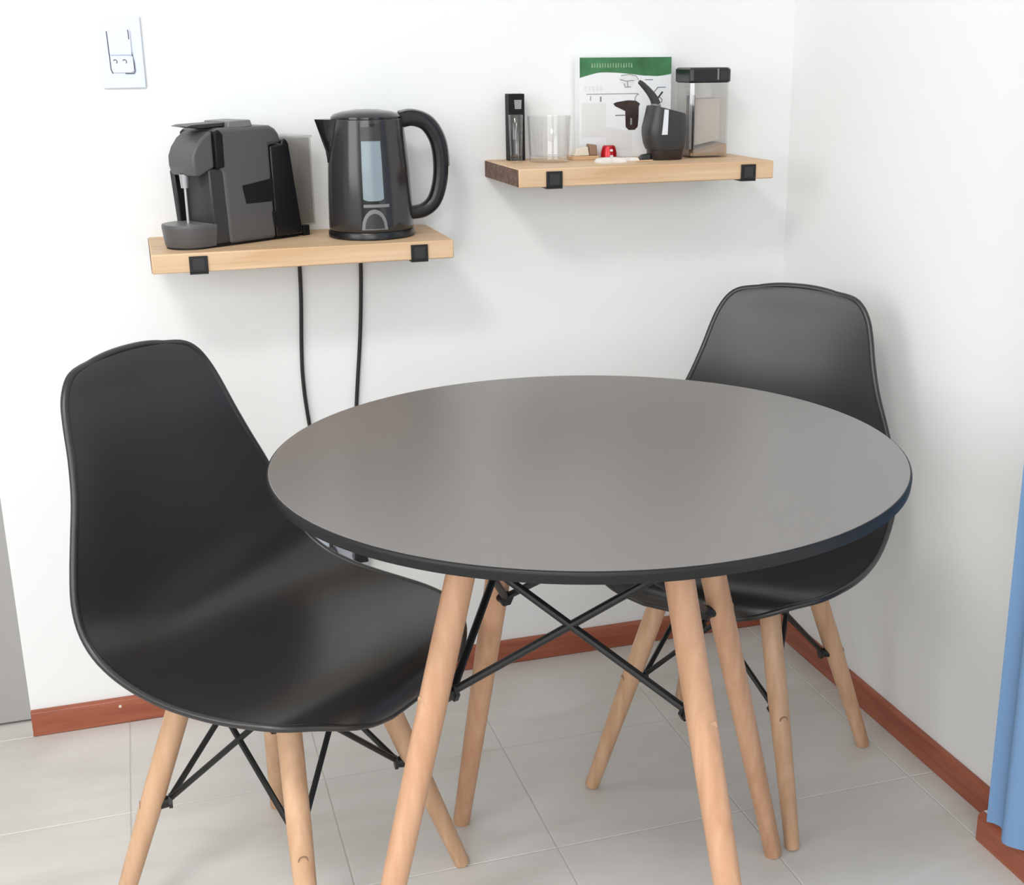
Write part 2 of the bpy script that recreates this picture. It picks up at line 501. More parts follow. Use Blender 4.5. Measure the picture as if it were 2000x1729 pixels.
# ------------------------------------------------------------------ chair
def build_shell():
    # along the profile, front lip to top: centre y, z, half width, edge y, z
    S = [(0.236, 0.3960, 0.058, 0.233, 0.3945), (0.243, 0.4080, 0.104, 0.233, 0.4050), (0.242, 0.4210, 0.141, 0.222, 0.4160), (0.230, 0.4325, 0.172, 0.203, 0.4250), (0.205, 0.4405, 0.203, 0.176, 0.4310), (0.165, 0.4410, 0.219, 0.143, 0.4340), (0.115, 0.4360, 0.230, 0.103, 0.4360), (0.060, 0.4300, 0.235, 0.058, 0.4380), (0.005, 0.4250, 0.236, 0.010, 0.4420), (-0.050, 0.4230, 0.234, -0.036, 0.4500), (-0.095, 0.4280, 0.231, -0.076, 0.4630), (-0.130, 0.4440, 0.228, -0.107, 0.4820), (-0.153, 0.4720, 0.224, -0.129, 0.5080), (-0.167, 0.5100, 0.217, -0.143, 0.5410), (-0.176, 0.5550, 0.205, -0.152, 0.5790), (-0.185, 0.6050, 0.189, -0.161, 0.6220), (-0.194, 0.6550, 0.171, -0.172, 0.6660), (-0.204, 0.7050, 0.156, -0.186, 0.7120), (-0.213, 0.7500, 0.145, -0.200, 0.7540), (-0.219, 0.7800, 0.135, -0.210, 0.7820), (-0.223, 0.8035, 0.121, -0.217, 0.8030), (-0.226, 0.8180, 0.102, -0.223, 0.8145), (-0.229, 0.8275, 0.070, -0.228, 0.8195)]
    V = crom(S, 72)
    NU = 30
    grid = []
    for k, (y, z, w, ey, ez) in enumerate(V):
        f = k / (len(V) - 1)
        row = []
        for i in range(NU + 1):
            u = -1 + 2 * i / NU
            e = abs(u) ** 2.3
            row.append(Vector((w * u, y + (ey - y) * e, z + (ez - z) * e)))
        grid.append(row)
    bm = bmesh.new()
    T = 0.0065
    nv = len(grid)
    nor = []
    for k in range(nv):
        r = []
        kk = min(max(k, 5), nv - 6)                 # rows bunch up at the rounded ends: borrow the normal a little further in
        for i in range(NU + 1):
            ii = min(max(i, 2), NU - 2)
            du = grid[kk][ii + 1] - grid[kk][ii - 1]
            dv = grid[kk + 1][ii] - grid[kk - 1][ii]
            r.append(du.cross(dv).normalized())
        nor.append(r)
    A = [[bm.verts.new(p) for p in r] for r in grid]
    B = [[bm.verts.new(grid[k][i] - nor[k][i] * T) for i in range(NU + 1)] for k in range(nv)]
    for k in range(nv - 1):
        for i in range(NU):
            bm.faces.new((A[k][i], A[k][i + 1], A[k + 1][i + 1], A[k + 1][i]))
            bm.faces.new((B[k][i], B[k + 1][i], B[k + 1][i + 1], B[k][i + 1]))
    loop = [(0, i) for i in range(NU)] + [(k, NU) for k in range(nv - 1)] + [(nv - 1, i) for i in range(NU, 0, -1)] + [(k, 0) for k in range(nv - 1, 0, -1)]
    for q, (k, i) in enumerate(loop):
        k2, i2 = loop[(q + 1) % len(loop)]
        bm.faces.new((A[k][i], B[k][i], B[k2][i2], A[k2][i2]))
    # rolled rim round the whole edge
    path = [grid[k][i] - nor[k][i] * (T / 2) for k, i in loop]
    tube(bm, path, 0.0052, n=8, closed=True)
    return bm

FH, TH, LZ = 0.184, 0.084, 0.405
def leg_pt(sx, sy, z, h=FH, t=TH, Z=0.40):
    f = z / Z
    q = h * (1 - f) + t * f
    return Vector((sx * q, sy * q, z))

def build_chair():
    t = thing('dining_chair', '', 'chair', group='moulded dining chairs at the round table')
    mk('seat_shell', build_shell(), 'chair', t, angle=60)
    corners = [(1, 1), (-1, 1), (-1, -1), (1, -1)]
    for sx, sy in corners:
        bm = bmesh.new()
        top = leg_pt(sx, sy, LZ); bot = leg_pt(sx, sy, 0.0)
        stick(bm, top, bot, 0.0165, 0.0120, 24, cuts=((0.03, 0.017), (0.45, 0.0165)), round_end=0.004)
        # flatten the foot against the floor
        for v in bm.verts:
            if v.co.z < 0.0: v.co.z = 0.0
        lg = mk('leg', bm, 'leg_pale', t)
        lg['label'] = 'tapered pale beech leg'
        c = leg_pt(sx, sy, 0.20)
        inw = Vector((-sx, -sy, 0)).normalized()
        bm = bmesh.new()
        stick(bm, c + inw * 0.010, c + inw * 0.026, 0.010, 0.008, 14)
        stick(bm, c + inw * 0.024, c + inw * 0.029, 0.0105, 0.0105, 6)
        mk('bolt', bm, 'metal', lg)
        bm = bmesh.new()
        stick(bm, c - inw * 0.010, c - inw * 0.0158, 0.0070, 0.0070, 18)
        mk('plug_ring', bm, 'brown_card', lg)
        bm = bmesh.new()
        stick(bm, c - inw * 0.010, c - inw * 0.0163, 0.0052, 0.0050, 18)
        mk('wood_plug', bm, 'leg_pale', lg)
        bm = bmesh.new()
        p = leg_pt(sx, sy, 0.392)
        stick(bm, p + Vector((0, 0, 0.022)), p + Vector((0, 0, -0.012)) + inw * 0.012, 0.013, 0.007, 12)
        mk('mount', bm, 'metal', t)
    for k in range(4):
        a, b = corners[k], corners[(k + 1) % 4]
        for p, q in ((a, b), (b, a)):
            i1 = Vector((-p[0], -p[1], 0)).normalized() * 0.022
            i2 = Vector((-q[0], -q[1], 0)).normalized() * 0.024
            bm = bmesh.new()
            stick(bm, leg_pt(p[0], p[1], 0.385) + i1, leg_pt(q[0], q[1], 0.203) + i2, 0.0044, 0.0044, 8)
            mk('brace_rod', bm, 'metal', t)
    bm = bmesh.new()
    for s in (-1, 1):
        x, y = frame_of((s, 1, 0))
        a, b = Vector((-s * 0.1, -0.1, 0.404)), Vector((s * 0.1, 0.1, 0.404))
        d = (b - a).normalized(); sd = Vector((-d.y, d.x, 0)) * 0.010
        loft(bm, [[a - sd + Vector((0, 0, h)) for h in (0,)] + [a + sd, a + sd + Vector((0, 0, 0.006)), a - sd + Vector((0, 0, 0.006))],
                  [b - sd] + [b + sd, b + sd + Vector((0, 0, 0.006)), b - sd + Vector((0, 0, 0.006))]])
    mk('seat_bracket', bm, 'metal', t, smooth=False)
    return t

chair = build_chair()
chair['label'] = 'black moulded chair in front on the left, turned towards the table'
chair.location = (-1.1254, -0.6534, 0)
chair.rotation_euler = (0, 0, 5.49276 - PI / 2)
ch2 = copy_tree(chair)
ch2['label'] = 'black moulded chair tucked behind the table in the room corner'
ch2.location = (-0.3404, -0.5256, 0)
ch2.rotation_euler = (0, 0, 3.86834 - PI / 2)

# ------------------------------------------------------------------ round table
HT, RT = 0.738, 0.3981
tb = thing('round_table', 'round black dining table on splayed beech legs between the two chairs', 'table', (-0.7389, -0.8900, 0))
bm = bmesh.new()
lathe(bm, [(0.0005, HT - 0.024), (0.366, HT - 0.024), (0.3905, HT - 0.0165), (0.3972, HT - 0.0135), (RT, HT - 0.0050), (0.3975, HT - 0.0016), (0.396, HT - 0.0005), (0.3945, HT - 0.0003), (0.0005, HT - 0.0003)], 128)
tt = mk('tabletop', bm, 'edge', tb, angle=50)
bm = bmesh.new(); lathe(bm, [(0.0005, HT - 0.0003), (0.3952, HT - 0.0003), (0.3945, HT), (0.2, HT), (0.0005, HT)], 128)
o = mk('laminate', bm, 'table', tt, smooth=False); o['label'] = 'satin black table surface, lightened with painted-in wall reflection'
TA, TRT, TRF = 0.28308, 0.16321, 0.36201
ZT = 0.708
def tl(k, z):
    a = TA + k * PI / 2
    f = z / ZT
    r = TRF * (1 - f) + TRT * f
    return Vector((r * math.cos(a), r * math.sin(a), z))
for k in range(4):
    bm = bmesh.new()
    stick(bm, tl(k, 0.716), tl(k, 0), 0.0180, 0.0140, 28, cuts=((0.35, 0.0185), (0.6, 0.0172)), round_end=0.004)
    for v in bm.verts:
        if v.co.z < 0: v.co.z = 0
    lg = mk('leg', bm, 'leg', tb)
    lg['label'] = 'tapered beech table leg'
    c = tl(k, 0.46)
    inw = Vector((-c.x, -c.y, 0)).normalized()
    bm = bmesh.new()
    stick(bm, c + inw * 0.012, c + inw * 0.027, 0.010, 0.009, 14)
    stick(bm, c + inw * 0.025, c + inw * 0.031, 0.0115, 0.0115, 6)
    mk('bolt', bm, 'metal', lg)
    bm = bmesh.new()
    stick(bm, c - inw * 0.012, c - inw * 0.0182, 0.0080, 0.0080, 16)
    mk('wood_plug', bm, 'leg_pale', lg)
    bm = bmesh.new()
    p = tl(k, 0.640)
    stick(bm, p + Vector((0, 0, 0.004)) + inw * 0.012, p + inw * 0.030 + Vector((0, 0, -0.016)), 0.011, 0.008, 12)
    mk('mount', bm, 'metal', tb)
for k in range(4):
    for p, q in ((k, (k + 1) % 4), ((k + 1) % 4, k)):
        a = tl(p, 0.625); b = tl(q, 0.462)
        a += Vector((-a.x, -a.y, 0)).normalized() * 0.028
        b += Vector((-b.x, -b.y, 0)).normalized() * 0.026
        bm = bmesh.new(); stick(bm, a, b, 0.0052, 0.0052, 10)
        mk('brace_rod', bm, 'metal', tb)
bm = bmesh.new()
for k in (0, 1):
    a, b = tl(k, 0.710), tl(k + 2, 0.710)
    d = (b - a).normalized(); sd = Vector((-d.y, d.x, 0)) * 0.016; h = Vector((0, 0, 0.008))
    loft(bm, [[a - sd, a + sd, a + sd + h, a - sd + h], [b - sd, b + sd, b + sd + h, b - sd + h]])
mk('under_bracket', bm, 'metal', tb, smooth=False)

# ------------------------------------------------------------------ wall shelves
def shelf(name, label, x0, x1, z0, z1, brackets):
    t = thing(name, label, 'shelf', ((x0 + x1) / 2, 0, z0), group='pine wall shelves')
    w, h, D = (x1 - x0) / 2, z1 - z0, 0.224
    boxo('board', (-w, -D, 0), (w, -0.0005, h), 'pine', t, bevel=0.002)
    o = boxo('end_grain', (-w - 0.0006, -D + 0.002, 0.0015), (-w + 0.001, -0.002, h - 0.0015), 'endgrain', t)
    o['label'] = 'dark sawn end of the board'
    for bx in brackets:
        bx -= (x0 + x1) / 2
        br = boxo('bracket', (bx - 0.0145, -D - 0.003, -0.003), (bx + 0.0145, -0.0005, -0.0003), 'metal', t)
        br['label'] = 'black metal strap under the board'
        boxo('front_lip', (bx - 0.0145, -D - 0.003, -0.0003), (bx + 0.0145, -D - 0.0002, h - 0.005), 'metal', br, bevel=0.0008)
        boxo('lip_panel', (bx - 0.009, -D - 0.0036, 0.004), (bx + 0.009, -D - 0.0025, h - 0.009), 'machine_dark', br)
    return t
LZT, RZT = 0.918, 1.031
shelf('wall_shelf', 'lower pine shelf holding the coffee machine and kettle', -1.238, -0.746, 0.887, LZT, (-1.166, -0.806))
shelf('wall_shelf', 'higher pine shelf holding glasses, a carton and a canister', -0.629, -0.148, 0.9995, RZT, (-0.566, -0.199))

# ------------------------------------------------------------------ kettle
kt = thing('electric_kettle', 'glossy black electric kettle on the lower shelf', 'kettle', (-0.866, -0.116, LZT))
KP = [(0.0735, 0.0), (0.0735, 0.012), (0.0728, 0.016), (0.0725, 0.03), (0.0715, 0.07), (0.069, 0.12), (0.0655, 0.16), (0.0625, 0.19), (0.0615, 0.197)]
def kr(z):
    for (r0, z0), (r1, z1) in zip(KP, KP[1:]):
        if z0 <= z <= z1: return r0 + (r1 - r0) * (z - z0) / max(z1 - z0, 1e-6)
    return KP[-1][0]
bm = bmesh.new(); lathe(bm, [(0.0005, 0), (0.072, 0), (0.0742, 0.002), (0.0742, 0.010), (0.0728, 0.0125), (0.0005, 0.0125)], 64)
mk('power_base', bm, 'black', kt)
bm = bmesh.new(); lathe(bm, [(0.0005, 0.0128), (0.071, 0.0128)] + [(r, z) for r, z in KP if z > 0.013] + [(0.0595, 0.1985), (0.0005, 0.1985)], 72)
mk('body', bm, 'kettle', kt)
bm = bmesh.new(); lathe(bm, [(0.0005, 0.1985), (0.0605, 0.1985), (0.060, 0.2015), (0.055, 0.2055), (0.042, 0.2095), (0.022, 0.2125), (0.0005, 0.2135)], 64)
mk('lid', bm, 'kettle_dark', kt)
# pouring spout on the left
bm = bmesh.new()
rings = []
for z, ext, hw in ((0.126, 0.000, 0.004), (0.145, 0.004, 0.013), (0.165, 0.012, 0.019), (0.185, 0.020, 0.023), (0.198, 0.0255, 0.025)):
    r = kr(z)
    rings.append([(-r + 0.010, -hw, z), (-r - 0.001, -hw * 0.95, z), (-r - ext * 0.75, -hw * 0.45, z), (-r - ext - 0.001, 0, z), (-r - ext * 0.75, hw * 0.45, z), (-r - 0.001, hw * 0.95, z), (-r + 0.010, hw, z)])
loft(bm, rings)
mk('spout', bm, 'kettle_dark', kt, angle=50)
# handle: a swept loop on the right
hp = crom([(0.052, 0.192), (0.078, 0.197), (0.104, 0.187), (0.121, 0.160), (0.1265, 0.125), (0.124, 0.088), (0.113, 0.056), (0.094, 0.040), (0.068, 0.036)], 44)
bm = bmesh.new()
rings = []
for i, (x, z) in enumerate(hp):
    a, b = hp[max(i - 1, 0)], hp[min(i + 1, len(hp) - 1)]
    tx, tz = b[0] - a[0], b[1] - a[1]; l = math.hypot(tx, tz); nx, nz = -tz / l, tx / l
    f = i / (len(hp) - 1)
    th = 0.0140 - 0.0025 * f
    hw = 0.0125
    ring = []
    for k in range(16):
        c, s = math.cos(2 * PI * k / 16), math.sin(2 * PI * k / 16)
        c = math.copysign(abs(c) ** 0.6, c); s = math.copysign(abs(s) ** 0.6, s)
        ring.append((x + nx * th * c, hw * s, z + nz * th * c))
    rings.append(ring)
loft(bm, rings)
hd = mk('handle', bm, 'black', kt, angle=50)
bm = bmesh.new()
rings = []
for i in range(2, 24):
    x, z = hp[i]; a, b = hp[i - 1], hp[i + 1]
    tx, tz = b[0] - a[0], b[1] - a[1]; l = math.hypot(tx, tz); nx, nz = -tz / l, tx / l
    th = 0.0140 - 0.0025 * i / 43
    rings.append([(x + nx * (th - 0.001), -0.009, z + nz * (th - 0.001)), (x + nx * (th + 0.0014), -0.008, z + nz * (th + 0.0014)), (x + nx * (th + 0.0014), 0.008, z + nz * (th + 0.0014)), (x + nx * (th - 0.001), 0.009, z + nz * (th - 0.001))])
loft(bm, rings)
o = mk('grip_strip', bm, 'grey', hd)
o['label'] = 'grey strip along the top of the handle'
boxo('lid_button', (0.086, -0.006, 0.202), (0.095, 0.006, 0.2085), 'black', hd, bevel=0.0015)
# strip where the handle foot joins the body
def kpatch(name, mat, a0, a1, z0, z1, off, parent, edge=None, thick=0.0015, na=16, nz=16):
    """a panel that follows the kettle wall; edge(u) -> (zlow, zhigh) fractions"""
    bm = bmesh.new()
    outer, inner = [], []
    for j in range(nz + 1):
        ro, ri = [], []
        for i in range(na + 1):
            u = i / na
            lo, hi = edge(u) if edge else (0, 1)
            w = lo + (hi - lo) * j / nz
            z = z0 + (z1 - z0) * w
            a = a0 + (a1 - a0) * u
            r = kr(z) + off
            ro.append(bm.verts.new((r * math.cos(a), r * math.sin(a), z)))
            ri.append(bm.verts.new(((r - thick) * math.cos(a), (r - thick) * math.sin(a), z)))
        outer.append(ro); inner.append(ri)
    for j in range(nz):
        for i in range(na):
            bm.faces.new((outer[j][i], outer[j][i + 1], outer[j + 1][i + 1], outer[j + 1][i]))
            bm.faces.new((inner[j][i], inner[j + 1][i], inner[j + 1][i + 1], inner[j][i + 1]))
    for j in range(nz):
        bm.faces.new((outer[j][0], outer[j + 1][0], inner[j + 1][0], inner[j][0]))
        bm.faces.new((outer[j][na], inner[j][na], inner[j + 1][na], outer[j + 1][na]))
    for i in range(na):
        bm.faces.new((outer[0][i], inner[0][i], inner[0][i + 1], outer[0][i + 1]))
        bm.faces.new((outer[nz][i], outer[nz][i + 1], inner[nz][i + 1], inner[nz][i]))
    return mk(name, bm, mat, parent, angle=50)
AC = -PI / 2 - 0.09                     # the side turned to the viewer
kpatch('gauge_panel', 'kettle_dark', AC - 0.30, AC + 0.27, 0.018, 0.192, 0.0006, kt)
kpatch('water_gauge', 'gauge', AC - 0.24, AC + 0.24, 0.066, 0.186, 0.0014, kt, edge=lambda u: (0.03 * (2 * abs(u - 0.5)) ** 4, 1))
kpatch('gauge_cap', 'machine_dark', AC - 0.24, AC + 0.24, 0.164, 0.1865, 0.0020, kt)
kpatch('trim_bar', 'grey', AC - 0.24, AC + 0.36, 0.0555, 0.0605, 0.0018, kt)
arch = lambda u: (0, math.sqrt(max(0.0, 1 - (2 * u - 1) ** 2)) + 0.01)
kpatch('switch_ring', 'grey', AC - 0.30, AC + 0.30, 0.018, 0.052, 0.0018, kt, edge=arch, na=24)
kpatch('switch_dial', 'machine_dark', AC - 0.22, AC + 0.22, 0.020, 0.045, 0.0030, kt, edge=arch, na=24)

# ------------------------------------------------------------------ capsule coffee machine (local +x = rearwards, -y = side towards the viewer)
cm = thing('coffee_machine', 'charcoal capsule coffee machine on the lower shelf', 'coffee machine', (-1.137, -0.128, LZT), math.radians(32))
HW = 0.0475
# main body, side profile with a rounded top rear corner, leaning back towards the rear foot
prof = [(0.004, 0.004), (0.098, 0.004), (0.096, 0.158), (0.121, 0.160), (0.118, 0.176), (0.110, 0.185), (0.100, 0.190), (0.0, 0.190), (-0.010, 0.186), (-0.010, 0.13), (0.0, 0.12)]
bm = bmesh.new(); prism(bm, prof, 'y', -HW, HW)
mk('body', bm, 'machine', cm, bevel=0.006, seg=3)
bm = bmesh.new(); prism(bm, [(-0.030, 0), (0.150, 0), (0.150, 0.005), (-0.030, 0.005)], 'y', -HW + 0.006, HW - 0.006)
mk('foot', bm, 'matte_black', cm, bevel=0.002)
prof = [(0.0985, 0.005), (0.156, 0.005), (0.137, 0.160), (0.130, 0.168), (0.1225, 0.164), (0.1215, 0.1585), (0.0970, 0.1565)]
bm = bmesh.new(); prism(bm, prof, 'y', -HW + 0.001, HW - 0.001)
rb = mk('rear_housing', bm, 'black', cm, bevel=0.004, seg=3)
bm = bmesh.new(); prism(bm, [(0.094, 0.022), (0.112, 0.022), (0.110, 0.048), (0.090, 0.048)], 'y', -HW - 0.0015, -HW + 0.004)
mk('catch', bm, 'matte_black', rb, bevel=0.001)
# brewing head: rounded cheek in front of the body
hprof = [(-0.012, 0.186), (-0.020, 0.184), (-0.034, 0.175), (-0.046, 0.161), (-0.0525, 0.147), (-0.053, 0.132), (-0.050, 0.120), (-0.044, 0.1145), (-0.012, 0.128)]
bm = bmesh.new(); prism(bm, hprof, 'y', -HW + 0.005, HW - 0.020)
hd = mk('brewing_head', bm, 'machine', cm, bevel=0.006, seg=3)
bm = bmesh.new(); prism(bm, [(-0.012, 0.182), (-0.004, 0.188), (0.004, 0.180), (0.003, 0.128), (-0.012, 0.126)], 'y', -HW - 0.001, HW + 0.001)
mk('head_seam', bm, 'matte_black', hd, bevel=0.002)
for dy in (0,):
    bm = bmesh.new(); stick(bm, (-0.043, 0, 0.118), (-0.043, 0, 0.096), 0.008, 0.0065, 16)
    mk('coffee_spout', bm, 'silver', hd)
bm = bmesh.new(); stick(bm, (-0.043, 0, 0.097), (-0.043, 0, 0.036), 0.0022, 0.0024, 10)
mk('spout_rod', bm, 'silver', hd)
# front column under the head
bm = bmesh.new(); prism(bm, [(0.006, 0.005), (-0.022, 0.005), (-0.026, 0.125), (0.006, 0.128)], 'y', -HW + 0.004, HW - 0.002)
mk('front_column', bm, 'machine_dark', cm, bevel=0.003)
bm = bmesh.new(); prism(bm, [(-0.020, 0.008), (-0.032, 0.008), (-0.040, 0.122), (-0.020, 0.124)], 'y', HW - 0.014, HW - 0.002)
mk('column_wing', bm, 'black', cm, bevel=0.002)
# drip tray: a D shaped cup
out = [(-0.020, -0.0455), (-0.040, -0.0455)] + [(-0.040 + 0.0455 * math.cos(a), 0.0455 * math.sin(a)) for a in [-PI / 2 - PI * k / 18 for k in range(1, 18)]] + [(-0.040, 0.0455), (-0.020, 0.0455)]
bm = bmesh.new()
loft(bm, [[(-0.04 + (x + 0.04) * s, y * s, z) for x, y in out] for s, z in ((0.90, 0.003), (0.93, 0.006), (1.0, 0.033), (1.0, 0.037), (0.985, 0.0385))])
tr = mk('drip_tray', bm, 'machine', cm, angle=40)
bm = bmesh.new()
loft(bm, [[(-0.04 + (x + 0.04) * 0.88, y * 0.88, z) for x, y in out] for z in (0.0, 0.0032)])
mk('tray_foot', bm, 'matte_black', tr)
bm = bmesh.new()
loft(bm, [[(-0.042 + (x + 0.04) * s, y * s, z) for x, y in out] for s, z in ((0.90, 0.0375), (0.90, 0.0392))])
mk('drip_grid', bm, 'grey', tr)
# lever and top cap
bm = bmesh.new(); prism(bm, [(-0.050, 0.1935), (-0.040, 0.1960), (0.055, 0.1985), (0.055, 0.1925), (-0.024, 0.1895)], 'y', -0.030, 0.016)
lv = mk('lever', bm, 'machine_dark', cm, bevel=0.0012)
bm = bmesh.new(); prism(bm, [(0.022, 0.186), (0.022, 0.1995), (0.066, 0.2005), (0.070, 0.190)], 'y', -0.040, 0.026)
mk('lever_cap', bm, 'grey', lv, bevel=0.0015)
# dark capsule opening on the side panel
bm = bmesh.new(); prism(bm, [(0.034, 0.096), (0.075, 0.101), (0.0965, 0.104), (0.0968, 0.066), (0.040, 0.066)], 'y', -HW - 0.0008, -HW + 0.004)
mk('side_recess', bm, 'matte_black', cm)
# clear water tank behind
bm = bmesh.new()
def tank_ring(i, z):
    return [(0.158 + i, -0.044 + i, z), (0.186 - i, -0.044 + i, z), (0.186 - i, 0.024 - i, z), (0.158 + i, 0.024 - i, z)]
loft(bm, [tank_ring(0, 0.018), tank_ring(0, 0.166), tank_ring(0.002, 0.166), tank_ring(0.002, 0.021)])
tk = mk('water_tank', bm, 'acrylic', cm, smooth=False)
boxo('tank_lid', (0.155, -0.046, 0.1665), (0.188, 0.026, 0.170), 'acrylic', tk)
boxo('tank_foot', (0.160, -0.042, 0.0), (0.174, 0.020, 0.0178), 'matte_black', tk, bevel=0.001)

# ------------------------------------------------------------------ power cords and wall outlet
def cord(name, label, pts, r=0.0036):
    bm = bmesh.new(); tube(bm, crom(pts, 40), r, 10)
    return tag(mk(name, bm, 'cord'), label, 'cord', 'cords hanging below the lower shelf')
cord('power_cord', 'black cord hanging from the shelf nearer the left chair, bending outwards', [(-0.9815, -0.006, 0.886), (-0.983, -0.006, 0.80), (-0.9885, -0.006, 0.70), (-0.9895, -0.006, 0.64), (-0.985, -0.006, 0.57), (-0.972, -0.007, 0.46), (-0.962, -0.012, 0.36), (-0.960, -0.030, 0.315)])
cord('power_cord', 'straighter black cord hanging from the shelf below the kettle', [(-0.870, -0.006, 0.886), (-0.872, -0.006, 0.82), (-0.879, -0.006, 0.72), (-0.8925, -0.006, 0.592), (-0.903, -0.007, 0.46), (-0.906, -0.012, 0.36), (-0.9055, -0.030, 0.310)])
wo = thing('wall_outlet', 'low wall socket behind the left chair with two black plugs', 'socket', (-0.935, 0, 0.295))
boxo('plate', (-0.075, -0.006, -0.038), (0.05, -0.0005, 0.038), 'white_plastic', wo, bevel=0.002)
for px in (-0.025, 0.03):
    bm = bmesh.new(); prism(bm, [(px - 0.014, -0.018), (px + 0.014, -0.018), (px + 0.011, 0.012), (px - 0.011, 0.012)], 'y', -0.040, -0.006)
    mk('plug', bm, 'black', wo, bevel=0.003)

# ------------------------------------------------------------------ light switch plate
sw = thing('switch_plate', 'white wall plate with switch and socket, upper left', 'switch', (-1.2505, 0, 1.2255))
boxo('plate', (-0.0345, -0.006, -0.0575), (0.0345, -0.0005, 0.0575), 'white_plastic', sw, bevel=0.0018)
boxo('rocker_switch', (-0.0185, -0.009, -0.004), (0.0165, -0.0055, 0.036), 'white_plastic', sw, bevel=0.0012)
# socket insert, a rounded trough below the rocker
out = [(-0.0185, -0.006), (-0.018, -0.028), (-0.0155, -0.0325), (0.014, -0.0325), (0.0180, -0.029), (0.0175, -0.006)]
bm = bmesh.new(); prism(bm, out, 'y', -0.0085, -0.0055)
so = mk('socket_insert', bm, 'white_plastic', sw, bevel=0.001)
def slot(name, pts, r, parent, y=-0.0062):
    bm = bmesh.new(); tube(bm, [(x, y, z) for x, z in pts], r, 6)
    return mk(name, bm, 'slot', parent)
slot('seam', [(-0.0205, 0.034), (-0.0200, 0.012), (-0.0195, -0.010), (-0.0190, -0.028), (-0.0165, -0.0335)], 0.0008, sw)
slot('seam', [(0.0135, 0.036), (0.0137, 0.021)], 0.0008, sw, -0.009)
slot('seam', [(0.0020, -0.028), (0.0035, -0.0335), (0.0170, -0.0335), (0.0190, -0.030), (0.0185, -0.016), (0.0150, 0.008)], 0.0007, sw, -0.0075)
for sx in (-0.0085, 0.0065):
    slot('pin_hole', [(sx - 0.003 + 0.003 * math.cos(a), -0.0145 + 0.0032 * math.sin(a)) for a in [2.6 - 0.35 * k for k in range(11)]], 0.0007, so, -0.0087)

# ------------------------------------------------------------------ things on the higher shelf
Z = RZT
# slim black box with a grey label
bx = thing('slim_black_box', 'slim upright black box with grey label behind the small glass', 'box', (-0.5785, -0.032, Z))
boxo('carton', (-0.0150, -0.012, 0), (0.0150, 0.012, 0.1185), 'matte_black', bx, bevel=0.0006)
bm = bmesh.new(); prism(bm, [(-0.0035, 0.092), (0.0085, 0.092), (0.0095, 0.108), (-0.0045, 0.108)], 'y', -0.0125, -0.0118)
mk('label', bm, 'ink', bx, smooth=False)

def tumbler(name, label, x, y, r0, r1, h, wall=0.0018, base=0.006, sides=40):
    bm = bmesh.new()
    k = (r1 - r0) / h
    shell_lathe(bm, [(r0 * 0.93, 0), (r0, 0.0012), (r1, h - 0.0008), (r1 - wall / 2, h), (r1 - wall, h - 0.0008), (r0 + k * base - wall, base + 0.001), (r0 * 0.85 - wall, base)], sides)
    o = mk(name, bm, 'glass', angle=25 if sides < 16 else 50)
    o.location = (x, y, Z)
    return tag(o, label, 'glass', 'drinking glasses on the higher shelf')
tumbler('drinking_glass', 'small narrow clear glass standing before the slim black box', -0.5935, -0.088, 0.0105, 0.0130, 0.084, 0.0014, 0.012)
tumbler('drinking_glass', 'wide clear glass tumbler between the narrow glass and the carton', -0.531, -0.088, 0.036, 0.0395, 0.0815, 0.0018, 0.010)

# carton with a coffee machine printed on its front
ct = thing('printed_carton', 'white carton with green top band and printed coffee machine', 'carton', (-0.3635, -0.024, Z))
W2 = 0.0915; CH = 0.181
boxo('box', (-W2, -0.012, 0), (W2, 0.016, CH), 'card', ct, bevel=0.0006)
FY = -0.0121
def flat(name, outline, mat, parent, d=0.0003, base=FY):
    bm = bmesh.new(); prism(bm, outline, 'y', base - d, base + 0.0002)
    return mk(name, bm, mat, parent, smooth=False)
wave = [(-W2 + 0.0005, CH - 0.0005), (W2 - 0.0005, CH - 0.0005)]
nw = 24
for i in range(nw + 1):
    u = i / nw
    x = W2 - 0.0005 - u * (2 * W2 - 0.001)
    z = CH - 0.0295 - 0.002 + 0.0045 * math.sin((1 - u) * PI * 1.5 + 0.3) * (1 if u > 0.25 else 0.8) - (0.006 * max(0, u - 0.8) / 0.2) + 0.004 * max(0, (0.15 - u)) / 0.15
    wave.append((x, z))
gb = flat('green_band', wave, 'green', ct)
gb['label'] = 'green printed band with a wavy lower edge'
for i in range(16):                       # the band's pale row of small print
    x = -0.068 + i * 0.0052
    flat('print_stroke', [(x, CH - 0.0185), (x + 0.0016 + 0.001 * (i % 3 == 0), CH - 0.0185), (x + 0.0016, CH - 0.0105 - 0.001 * (i % 2)), (x + 0.0003, CH - 0.0105)], 'pale_green', gb, 0.0006)
def line(pts, r, mat, nm='print_line'):
    bm = bmesh.new()
    for (x0, z0), (x1, z1) in zip(pts, pts[1:]):
        dx, dz = x1 - x0, z1 - z0; l = math.hypot(dx, dz); nx, nz = -dz / l * r, dx / l * r
        prism(bm, [(x0 + nx, z0 + nz), (x1 + nx, z1 + nz), (x1 - nx, z1 - nz), (x0 - nx, z0 - nz)], 'y', FY - 0.0005, FY + 0.0002)
    return mk(nm, bm, mat, ct, smooth=False)
flat('print_panel', [(-0.088, 0.038), (-0.040, 0.038), (-0.040, 0.100), (-0.088, 0.100)], 'ink_pale', ct)
flat('print_panel', [(-0.039, 0.014), (0.012, 0.014), (0.012, 0.046), (-0.039, 0.056)], 'ink_pale', ct)
for i in range(5):
    x = -0.082 + i * 0.0075
    flat('print_letter', [(x, 0.121), (x + 0.005, 0.121), (x + 0.005, 0.130), (x, 0.130)], 'ink_pale', ct)
line([(-0.078, 0.1155), (0.022, 0.1155), (0.026, 0.113)], 0.0006, 'ink')
